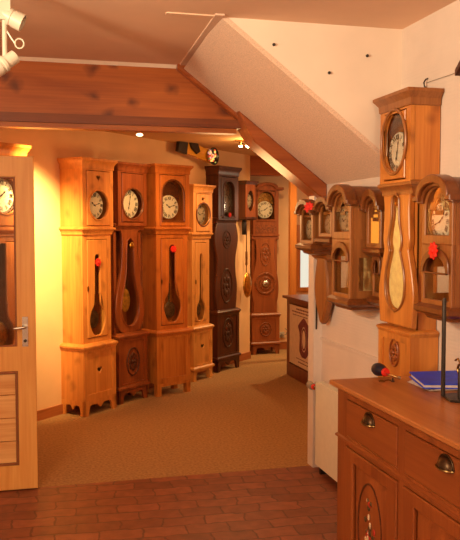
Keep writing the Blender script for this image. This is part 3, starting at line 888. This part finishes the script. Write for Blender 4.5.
# ------------------------------------------------------------------ dresser (local x -> -Y, front at local -y -> -X)
DY0, DY1 = 1.88, 3.215
W_ = DY1 - DY0
ds = thing('dresser', 'brown wooden dresser with cup-handled drawers and painted oval door panels, foreground', 'dresser', (1.865, (DY0 + DY1) / 2, 0), -PI / 2)
dD = .545
hw = W_ / 2
zD0, zD1 = .70, .862       # drawers
b = MB()
b.box(-hw, -hw + .02, -dD + .02, 0, .06, .895); b.box(hw - .02, hw, -dD + .02, 0, .06, .895)
b.box(-hw + .02, hw - .02, -.02, 0, .06, .895); b.box(-hw + .02, hw - .02, -dD + .02, -.02, .06, .085)
b.build('carcass', 'dresser', ds)
yc = (DY0 + DY1) / 2
dr_x = [(yc - 3.11, yc - 2.626), (yc - 2.571, yc - 1.965)]
do_x = [(yc - 3.12, yc - 2.622), (yc - 2.575, yc - 1.965)]
MB().panel([rect(-hw, hw, .0, .895)] + [rect(x0, x1, zD0, zD1) for x0, x1 in dr_x] + [rect(x0, x1, .13, .655) for x0, x1 in do_x], -dD + .011, .022, .003).build('front_frame', 'dresser', ds)
MB().loft([[(-hw - .015, .002, .895), (-hw - .015, -dD - .015, .895), (hw + .015, -dD - .015, .895), (hw + .015, .002, .895)],
           [(-hw - .03, .002, .905), (-hw - .03, -dD - .028, .905), (hw + .03, -dD - .028, .905), (hw + .03, .002, .905)],
           [(-hw - .03, .002, .918), (-hw - .03, -dD - .028, .918), (hw + .03, -dD - .028, .918), (hw + .03, .002, .918)],
           [(-hw - .026, .002, .922), (-hw - .026, -dD - .024, .922), (hw + .026, -dD - .024, .922), (hw + .026, .002, .922)]]).build('top', 'dresser_top', ds)
MB().moulding(W_, dD, [(.0, .67), (.008, .676), (.008, .684), (0, .69)]).build('rail_moulding', 'dresser_h', ds)
def cup_pull(px, pz, parent):
    b = MB()
    # half-round cup: quarter shells
    rings = []
    nn = 12
    for j in range(6):
        a = PI / 2 * j / 5
        rr = .046 * math.cos(a) if j < 5 else .002
        dep = .03 * math.sin(a)
        rings.append([(px + rr * math.cos(PI * k / nn), -dD - dep, pz - .014 + rr * .85 * math.sin(PI * k / nn)) for k in range(nn + 1)])
    rs = [[b.bm.verts.new(p) for p in r] for r in rings]
    for r0, r1 in zip(rs, rs[1:]):
        for k in range(nn):
            b.bm.faces.new((r0[k], r0[k + 1], r1[k + 1], r1[k]))
    b.panel([[(px + .052 * math.cos(PI * k / nn), pz - .014 + .046 * math.sin(PI * k / nn)) for k in range(nn + 1)], [(px + .044 * math.cos(PI * k / nn), pz - .010 + .036 * math.sin(PI * k / nn)) for k in range(nn + 1)]], -dD - .004, .006, .001)
    lip = MB().tube([(px + .046 * math.cos(PI * k / 12), -dD - .004 - .028 * math.sin(PI * k / 12), pz - .015) for k in range(13)], .004, 6)
    o = b.build('cup_handle', 'pull_dark', parent)
    lip.build('lip', 'antique', o)
    return o
for x0, x1 in dr_x:
    d_ = MB().panel([rect(x0 + .003, x1 - .003, zD0 + .003, zD1 - .003)], -dD + .006, .02, .004).build('drawer', 'dresser_h', ds)
    cup_pull((x0 + x1) / 2, .828, d_).location = (0, -.002, 0)
def flowers(cx, cz, y, parent):
    mb = MB().panel([oval(cx, cz, .115, .20, 40), oval(cx, cz, .108, .192, 40)], y, .004)
    o = mb.build('painted_oval', 'carve', parent)
    rnd = random.Random(7)
    sets = {'paint_red': MB(), 'paint_white': MB(), 'paint_green': MB()}
    for k in range(26):
        z = cz + rnd.uniform(-.14, .13); x = cx + rnd.uniform(-1, 1) * .05 * (1 - abs(z - cz) / .22)
        key = rnd.choice(['paint_red', 'paint_white', 'paint_green', 'paint_green'])
        sets[key].ball((x, y, z), 1, (rnd.uniform(.008, .018), .003, rnd.uniform(.008, .016)), 8)
    for (dx, dz_) in ((-.01, -.02), (.012, -.06), (.0, -.1), (-.015, -.06)):
        sets['paint_red'].ball((cx + dx, y, cz + dz_), 1, (.024, .003, .022), 10)
    for dz_ in (.06, .03, -.03, -.07):
        sets['paint_white'].ball((cx + .01 * math.sin(dz_ * 60), y - .002, cz + dz_), 1, (.008, .003, .014), 8)
    multi('painted_flowers', [(b, k) for k, b in sets.items()], o)
for x0, x1 in do_x:
    d_ = MB().panel([rect(x0 + .003, x1 - .003, .133, .652), rect(x0 + .085, x1 - .085, .21, .60)], -dD + .006, .022, .004).build('door', 'dresser', ds)
    pn = MB().loft([[(x0 + .08, -dD + .010, .205), (x1 - .08, -dD + .010, .205), (x1 - .08, -dD + .010, .605), (x0 + .08, -dD + .010, .605)],
                    [(x0 + .09, -dD + .010, .215), (x1 - .09, -dD + .010, .215), (x1 - .09, -dD + .010, .595), (x0 + .09, -dD + .010, .595)],
                    [(x0 + .115, -dD + .002, .24), (x1 - .115, -dD + .002, .24), (x1 - .115, -dD + .002, .57), (x0 + .115, -dD + .002, .57)]]).build('door_panel', 'dresser', d_)
    flowers((x0 + x1) / 2, .365, -dD + .001, d_)

# things on the dresser
ZT = .922
sd = thing('screwdriver', 'dark blue handled screwdriver with red ring lying on dresser corner', 'screwdriver', (1.545, 3.205, ZT), math.radians(-84)); sd.scale = (1.3, 1.3, 1.3)
MB().lathe([(.006, -.065), (.02, -.062), (.024, -.045), (.02, -.02), (.013, -.004)], 'x', (0, 0, .024), 14).build('handle', 'navy', sd)
MB().lathe([(.013, -.006), (.016, 0), (.013, .008)], 'x', (0, 0, .022), 14).build('ring', 'red_paper', sd)
MB().lathe([(.004, .004), (.004, .075), (.006, .088), (.001, .10)], 'x', (0, 0, .018), 8).build('blade', 'steel', sd)
for k in range(3):
    pp = MB().loft([[(1.60 + .01 * k, 3.10, ZT + .002 + .003 * k), (1.60 + .012 * k, 2.90 - .004 * k, ZT + .002 + .003 * k), (1.80, 2.88 - .004 * k, ZT + .002 + .003 * k), (1.80, 3.17, ZT + .002 + .003 * k)],
             [(1.60 + .01 * k, 3.10, ZT + .004 + .003 * k), (1.60 + .012 * k, 2.90 - .004 * k, ZT + .004 + .003 * k), (1.80, 2.88 - .004 * k, ZT + .004 + .003 * k), (1.80, 3.17, ZT + .004 + .003 * k)]])
    tag(pp.build('paper_sheet', 'paper'), 'loose white paper sheet under the blue folder on the dresser', 'paper', 'papers under the folder')
fd = thing('folder', 'shiny blue plastic folder lying on papers on the dresser', 'folder', (0, 0, ZT + .012))
def slab(z0, z1, q):
    return MB().loft([[(x, y, z0 + dz_) for x, y, dz_ in q], [(x, y, z1 + dz_) for x, y, dz_ in q]])
q = [(1.635, 3.15, 0), (1.575, 2.905, 0), (1.80, 2.84, 0), (1.85, 3.09, 0)]
slab(0, .004, q).build('back_cover', 'blue', fd)
slab(.004, .016, [(x + (.006 if i < 2 else -.01), y + (-.008 if i in (0, 3) else .006), z) for i, (x, y, z) in enumerate(q)]).build('sheets', 'paper', fd)
slab(.016, .020, [(q[0][0], q[0][1], .004), q[1], q[2], (q[3][0], q[3][1], .012)]).build('front_cover', 'blue', fd)
ks = thing('small_key', 'small brass key lying at the dresser end by screwdriver', 'key', (1.50, 3.145, ZT + .003), math.radians(20))
mb = MB(); mb.tube([(.012 * math.cos(t * PI / 6), .012 * math.sin(t * PI / 6), 0) for t in range(13)], .0028, 6)
mb.build('bow', 'antique', ks); MB().box(.012, .05, -.0025, .0025, -.0025, .0025).box(.04, .048, -.011, -.002, -.0025, .0025).build('shank', 'antique', ks)
sc_ = tag(MB().lathe([(.008, 0), (.008, .003), (.004, .004), (.004, .016), (0, .017)], 'z', (1.545, 3.13, ZT), 10).build('machine_screw', 'iron'), 'tiny dark screw standing on dresser beside the key', 'screw')
# metal stand
sp = thing('metal_stand', 'dark iron stand with two upright rods, on the dresser at picture edge', 'stand', (1.66, 2.745, ZT))
MB().panel([[(-.085, -.05), (-.02, -.10), (.16, -.06), (.13, .075), (-.06, .065)]], .005, .010, .002, plane='xy').build('base_plate', 'iron', sp)
MB().lathe([(.0085, .008), (.0085, .39), (.006, .40)], 'z', (-.068, .035, 0), 12).build('rod', 'iron', sp)
MB().lathe([(.011, .008), (.011, .12), (.006, .13)], 'z', (-.036, -.042, 0), 12).build('rod', 'iron', sp)
rg = MB().tube([(-.036 + .0, -.042 + .022 * math.cos(t * PI / 8), .125 + .022 * math.sin(t * PI / 8)) for t in range(17)], .005, 8)
rg.tube([(-.036, -.042, .145), (-.036, -.02, .165), (-.036, .0, .155)], .004, 6)
rg.build('ring', 'antique', sp)

# ------------------------------------------------------------------ radiator
rd = thing('radiator', 'white panel radiator on right wall between doorway and dresser', 'radiator', (1.868, 4.55, .05), -PI / 2)
rw = .215
MB().box(-rw, rw, -.07, -.055, 0, .53).box(-rw, rw, -.015, -.005, 0, .53).build('panel', 'rad', rd)
mb = MB().box(-rw, -rw + .006, -.07, -.005, .0, .545).box(rw - .006, rw, -.07, -.005, 0, .545).box(-rw, rw, -.07, -.055, .53, .545)
mb.build('casing', 'rad', rd)
MB().box(-rw + .006, rw - .006, -.055, -.015, .525, .542).build('grille_gap_shade', 'grille', rd)  # darker sheet painted in as the shade between the slats
mb = MB()
for k in range(13):
    x = -rw + .012 + k * (2 * rw - .03) / 13
    mb.box(x, x + .016, -.056, -.014, .54, .5445)
mb.build('grille', 'rad', rd)
for x in (-.15, .15):
    MB().box(x - .012, x + .012, -.06, -.01, -.05, .0).build('foot', 'iron', rd)
vb = MB().lathe([(.02, 0), (.026, .008), (.026, .05), (.02, .062), (0, .063)], 'x', (0, 0, 0), 16).build('thermostat_knob', 'grille', rd)
vb.location = (-rw - .135, -.06, .50)
MB().lathe([(.014, .062), (.014, .085), (.010, .10), (.010, .12)], 'x', (0, 0, 0), 12).build('valve', 'steel', vb)
MB().lathe([(.018, .078), (.018, .094), (.0, .095)], 'x', (0, 0, 0), 12).build('red_cap', 'red_paper', vb)

# ------------------------------------------------------------------ counter with poster
ct = thing('shop_counter', 'dark red wooden counter with pale poster front, behind the doorway edge', 'counter', (2.72, 7.35, 0), -PI / 2)
MB().box(-.7, .62, 0, .5, .0, .84).build('body', 'counter', ct)
MB().panel([rect(-.7, .62, 0, .84), rect(-.6, .55, .14, .80)], -.008, .016, .003).build('front_frame', 'counter', ct)
MB().box(-.75, .68, -.05, .55, .84, .868).build('top', 'counter', ct)
ps = tag(MB().box(-.585, .1, 0, .005, .16, .785).build('poster', 'poster'), 'pale poster with purple clock picture on the counter front', 'poster')
ps.location = (2.697, 7.35, 0); ps.rotation_euler = (0, 0, -PI / 2)
mb = MB(); rnd = random.Random(3)
for (z, x0, x1, hgt) in ((.745, -.36, .0, .016), (.715, -.50, .05, .014), (.685, -.48, -.05, .008), (.20, -.3, .0, .01), (.235, -.36, .02, .008)):
    x = x0
    while x < x1:
        l = rnd.uniform(.02, .06); mb.box(x, x + l, -.0012, 0, z, z + hgt); x += l + .012
cl = mb.panel([sym([(.27, .05), (.30, .10), (.34, .13), (.45, .12), (.52, .13), (.58, .17), (.62, .12), (.66, .05), (.68, 0)], -.13), oval(-.13, .46, .085, .13)], -.002, .003)
cl.panel([oval(-.13, .46, .07, .115), oval(-.13, .46, .055, .095)], -.002, .003)
cl.build('printed_picture', 'purple', ps)

# socket on the far wall
so = thing('power_outlet', 'small power outlet with plugged cable, low on wall right of far clock', 'outlet', (3.20, 9.748, .19))
MB().panel([rect(-.04, .04, -.04, .04)], -.006, .012, .003).build('plate', 'white_metal', so)
MB().lathe([(.02, -.012), (.018, -.04), (0, -.042)], 'y', (0, 0, 0), 12).build('plug', 'grille', so)
MB().tube([(0, -.04, 0), (.05, -.045, .01), (.07, -.04, .06), (.04, -.03, .09)], .005, 6).build('cable', 'grille', so)

# ------------------------------------------------------------------ red tags
def red_tag(label, loc, rz, r, gap=0):
    t = thing('price_tag', label, 'tag', loc, rz, 'red paper tags on the clocks')
    mb = MB()
    lp = [(r * (1 + .14 * math.cos(9 * a)) * math.cos(a), r * (1 + .14 * math.cos(9 * a)) * math.sin(a)) for a in [2 * PI * i / 54 for i in range(54)]]
    mb.panel([lp], -.004, .008, .002)
    mb.build('rosette', 'red_paper', t)
    MB().lathe([(r * .4, -.008), (r * .3, -.014), (0, -.016)], 'y', n=12).build('centre', 'red_paper', t)
    return t
def front_of(o, x, y, z):
    o_m = Matrix.Translation(o.location) @ Matrix.Rotation(o.rotation_euler.z, 4, 'Z')
    return tuple(o_m @ Vector((x, y, z)))
lc = {o['label']: o for o in bpy.data.objects if o.name.startswith('longcase_clock')}
ll = list(lc.values())
red_tag('red round tag hung in the pendulum slot of light pine clock with hearts', front_of(ll[1], 0, -.25, 1.305), D45, .034)
red_tag('red round tag hung in the pendulum slot of orange pine clock', front_of(ll[3], 0, -.25, 1.40), math.radians(22), .032)
red_tag('red tag under the dial window of the dark walnut clock', front_of(ll[5], 0, -.315, 1.745), math.radians(42), .026)
red_tag('bright red rosette tag on the small wall clock at doorway edge', (XW - .215, 4.50, 1.725), -math.radians(50), .032)
red_tag('bright red rosette tag on the wall clock right of tall pine clock', (XW - .222, 2.965, 1.505), -PI / 2, .034)
MB().lathe([(.03, 0), (.03, -.006), (.02, -.012), (0, -.014)], 'y', (0, -.235, 1.44), 16).build('brass_disc', 'brass', ll[2])

# ------------------------------------------------------------------ lamps that can be seen
# track spotlight at top left (front room)
tl = thing('ceiling_spotlight', 'white double spotlight with two cylindrical heads hanging from front ceiling', 'spotlight', (-.135, 3.4, 2.62))
MB().lathe([(.05, 0), (.05, -.025), (.012, -.04)], 'z', (0, 0, 0), 20).build('ceiling_rose', 'white_metal', tl)
MB().lathe([(.010, -.04), (.010, -.36)], 'z', (.045, 0, 0), 10).box(-.0, .045, -.008, .008, -.05, -.035).box(-.005, .07, -.025, .025, -.165, -.075).build('stem', 'white_metal', tl)
def head(c, d, L, r):
    b = MB(); d = Vector(d).normalized()
    prof = [(r * .45, -L * .55), (r * .8, -L * .5), (r * .82, -L * .1), (r, -L * .08), (r, L * .02), (r * .92, L * .04), (r * .92, L * .1), (r, L * .12), (r, L * .5), (r * .86, L * .5), (r * .8, L * .36), (0, L * .34)]
    b.lathe(prof, 'z', n=20)
    rot = d.to_track_quat('Z', 'Y').to_matrix()
    for v in b.bm.verts: v.co = rot @ v.co + Vector(c)
    h = b.build('lamp_head', 'white_metal', tl)
    k = MB(); k.lathe([(r * .78, L * .37), (0, L * .36)], 'z', n=16)
    for v in k.bm.verts: v.co = rot @ v.co + Vector(c)
    k.build('lamp', 'grille', h)
head((.072, 0, -.15), (.8, -.1, -.38), .105, .037)
head((.036, 0, -.345), (-.7, -.2, -.55), .13, .035)
MB().tube([(.104 + .018 * math.cos(t * PI / 8), 0, -.255 + .02 * math.sin(t * PI / 8)) for t in range(17)], .0035, 6).tube([(.05, 0, -.20), (.075, 0, -.24), (.086, 0, -.255)], .0035, 6).build('wire_loop', 'white_metal', tl)
# two lit bulbs in the back room
lb = thing('ceiling_lamp', 'pair of small lit halogen spots under far ceiling', 'lamp', (2.10, 7.60, 2.48))
MB().box(-.09, .09, -.02, .02, -.015, 0).build('bar', 'antique', lb)
for (x, y, s_) in ((.03, -.02, 1.0), (-.035, .02, .8)):
    h = MB().lathe([(.012, -.012), (.03 * s_, -.03), (.034 * s_, -.055), (.030 * s_, -.055), (.012, -.032)], 'z', (x, y, 0), 16).build('lamp_head', 'steel', lb)
    MB().ball((x, y, -.05), .028 * s_).build('bulb', 'bulb', h)
rl = thing('ceiling_lamp', 'single small glass spot behind the beam above the reddish clock', 'lamp', (.955, 6.95, 2.48))
MB().lathe([(.04, 0), (.04, -.012), (.01, -.02), (.008, -.05)], 'z', n=18).build('base', 'antique', rl)
MB().ball((0, 0, -.055), .026, (1.2, 1, .55)).build('bulb', 'bulb_soft', rl)
# hung spotlight board with bright faceted lamp
sb = thing('spotlight_board', 'yellow wooden spotlight board with black lamp head and faceted lamp, above short clock', 'light fixture', (1.74, 8.10, 2.395), math.radians(40))
sb.rotation_euler = (0, math.radians(10), math.radians(40)); sb.scale = (.86, .86, .86)
MB().box(-.30, .24, -.02, .02, -.075, .075).build('board', 'yellow_wood', sb)
MB().panel([rect(-.42, -.25, -.09, .06)], 0, .05, .005).build('transformer', 'iron', sb)
MB().panel([[(-.26, .08), (-.09, .085), (-.03, .0), (-.09, -.045), (-.20, -.0)]], -.035, .03, .006).build('lamp_head', 'black', sb)
hb = MB().lathe([(.03, 0), (.07, -.02), (.11, -.06), (.102, -.06), (.06, -.02), (0, -.012)], 'y', (.20, -.02, 0), 16).build('lamp_head', 'black', sb)
rnd = random.Random(11); fs = {k: MB() for k in ('facet_a', 'facet_b', 'facet_c', 'facet_d')}
for k in range(30):
    a, q_ = rnd.uniform(0, 2 * PI), .095 * math.sqrt(rnd.random())
    fs[rnd.choice(list(fs))].ball((.205 + q_ * math.cos(a), -.065, q_ * math.sin(a)), 1, (.02, .01, .02), 6)
multi('reflector', [(b, k) for k, b in fs.items()], hb)

# screws in the wall, hook and wire
for i, (x, z, lb_) in enumerate(((1.177, 2.502, 'dark screw in white wall, nearest the sloping soffit top'), (1.469, 2.379, 'dark screw in white wall, lowest of three'), (1.675, 2.475, 'dark screw in white wall, nearest the room corner'))):
    o = tag(MB().lathe([(.007, 0), (.008, -.008), (.004, -.014), (0, -.015)], 'y', n=10).build('wall_screw', 'iron'), lb_, 'screw', 'screws in the white wall')
    o.location = (x, Y1 - .025, z)
hk = thing('wall_hook', 'small metal hook with thin wire on right wall above the tall clock', 'hook', (1.87, 3.449, 2.30))
MB().tube([(0, 0, .02), (-.012, 0, .015), (-.022, 0, 0), (-.018, 0, -.02), (-.008, 0, -.022)], .004, 6).build('hook', 'iron', hk)
MB().tube([(-.006, 0, .0), (-.006, -.26, -.004), (-.006, -.6, -.002)], .0012, 5).build('wire', 'grille', hk)

# ------------------------------------------------------------------ lights
WARM = (1.0, .62, .30)
def lamp(kind, loc, energy, col=WARM, size=.1, aim=None, spot=None, blend=.6):
    l = bpy.data.lights.new('light', kind)
    l.energy = energy; l.color = col
    if kind == 'AREA': l.size = size
    else: l.shadow_soft_size = size
    if kind == 'SPOT':
        l.spot_size = math.radians(spot); l.spot_blend = blend
    o = bpy.data.objects.new('light', l)
    COL.objects.link(o)
    o.location = loc
    if aim is not None:
        o.rotation_euler = (Vector(aim) - Vector(loc)).to_track_quat('-Z', 'Y').to_euler()
    return o
# front room: unseen fill points added to brighten ceiling and walls, then a spot
FW = (1, .81, .53)
lamp('POINT', (-1.1, 1.6, 1.95), 112, FW, .45)
lamp('POINT', (.9, -1.3, 2.0), 98, FW, .3)
lamp('SPOT', (-1.3, 1.9, 2.3), 240, FW, .08, (1.5, 3.75, 2.3), 60, .9)
# back room
WARM = (1.0, .57, .22)
lamp('SPOT', (.16, 5.72, 2.42), 560, (1, .68, .25), .05, (.0, 6.58, 1.5), 58, 1.0)
lamp('SPOT', (.1, 5.3, 2.40), 50, (1, .64, .3), .06, (-.2, 6.1, 1.6), 60, .9)
lamp('SPOT', (1.3, 6.3, 2.42), 62, WARM, .06, (.9, 7.4, 1.5), 66, .9)
lamp('SPOT', (2.10, 7.2, 2.40), 62, WARM, .05, (1.7, 7.9, 1.4), 70, .9)
lamp('SPOT', (2.6, 7.9, 2.42), 80, (1, .62, .26), .06, (2.9, 9.6, .9), 75, .8)
lamp('SPOT', (3.6, 9.0, 2.42), 110, (1, .68, .30), .06, (2.7, 8.6, .0), 80, .8)
lamp('POINT', (1.5, 6.0, 1.7), 20, WARM, .2)  # fill added to lift the back ceiling, not a visible lamp
lamp('POINT', (2.10, 7.52, 2.36), 7, WARM, .04)
lamp('POINT', (4.0, 8.6, 1.9), 10, (1, .8, .55), .1)  # added to lighten the wall right of the post, not a visible lamp

w = bpy.data.worlds.new('daylight')
scene.world = w
w.use_nodes = True
bg = w.node_tree.nodes['Background']
bg.inputs['Color'].default_value = (1.0, .93, .80, 1)
bg.inputs['Strength'].default_value = 1.0

# ------------------------------------------------------------------ camera
F = 780.0
yaw, pit = math.atan(200 / F), math.atan(42 / F)
cam = bpy.data.cameras.new('camera')
cam.sensor_fit = 'HORIZONTAL'
cam.sensor_width = 36.0
cam.lens = F / 460.0 * 36.0
cam.clip_start = .05
co = bpy.data.objects.new('camera', cam)
COL.objects.link(co)
co.location = (0, 0, 1.6)
co.rotation_euler = (PI / 2 - pit, 0, -yaw)
scene.camera = co
scene.view_settings.view_transform = 'Standard'
scene.view_settings.look = 'None'
scene.view_settings.exposure = 0.0
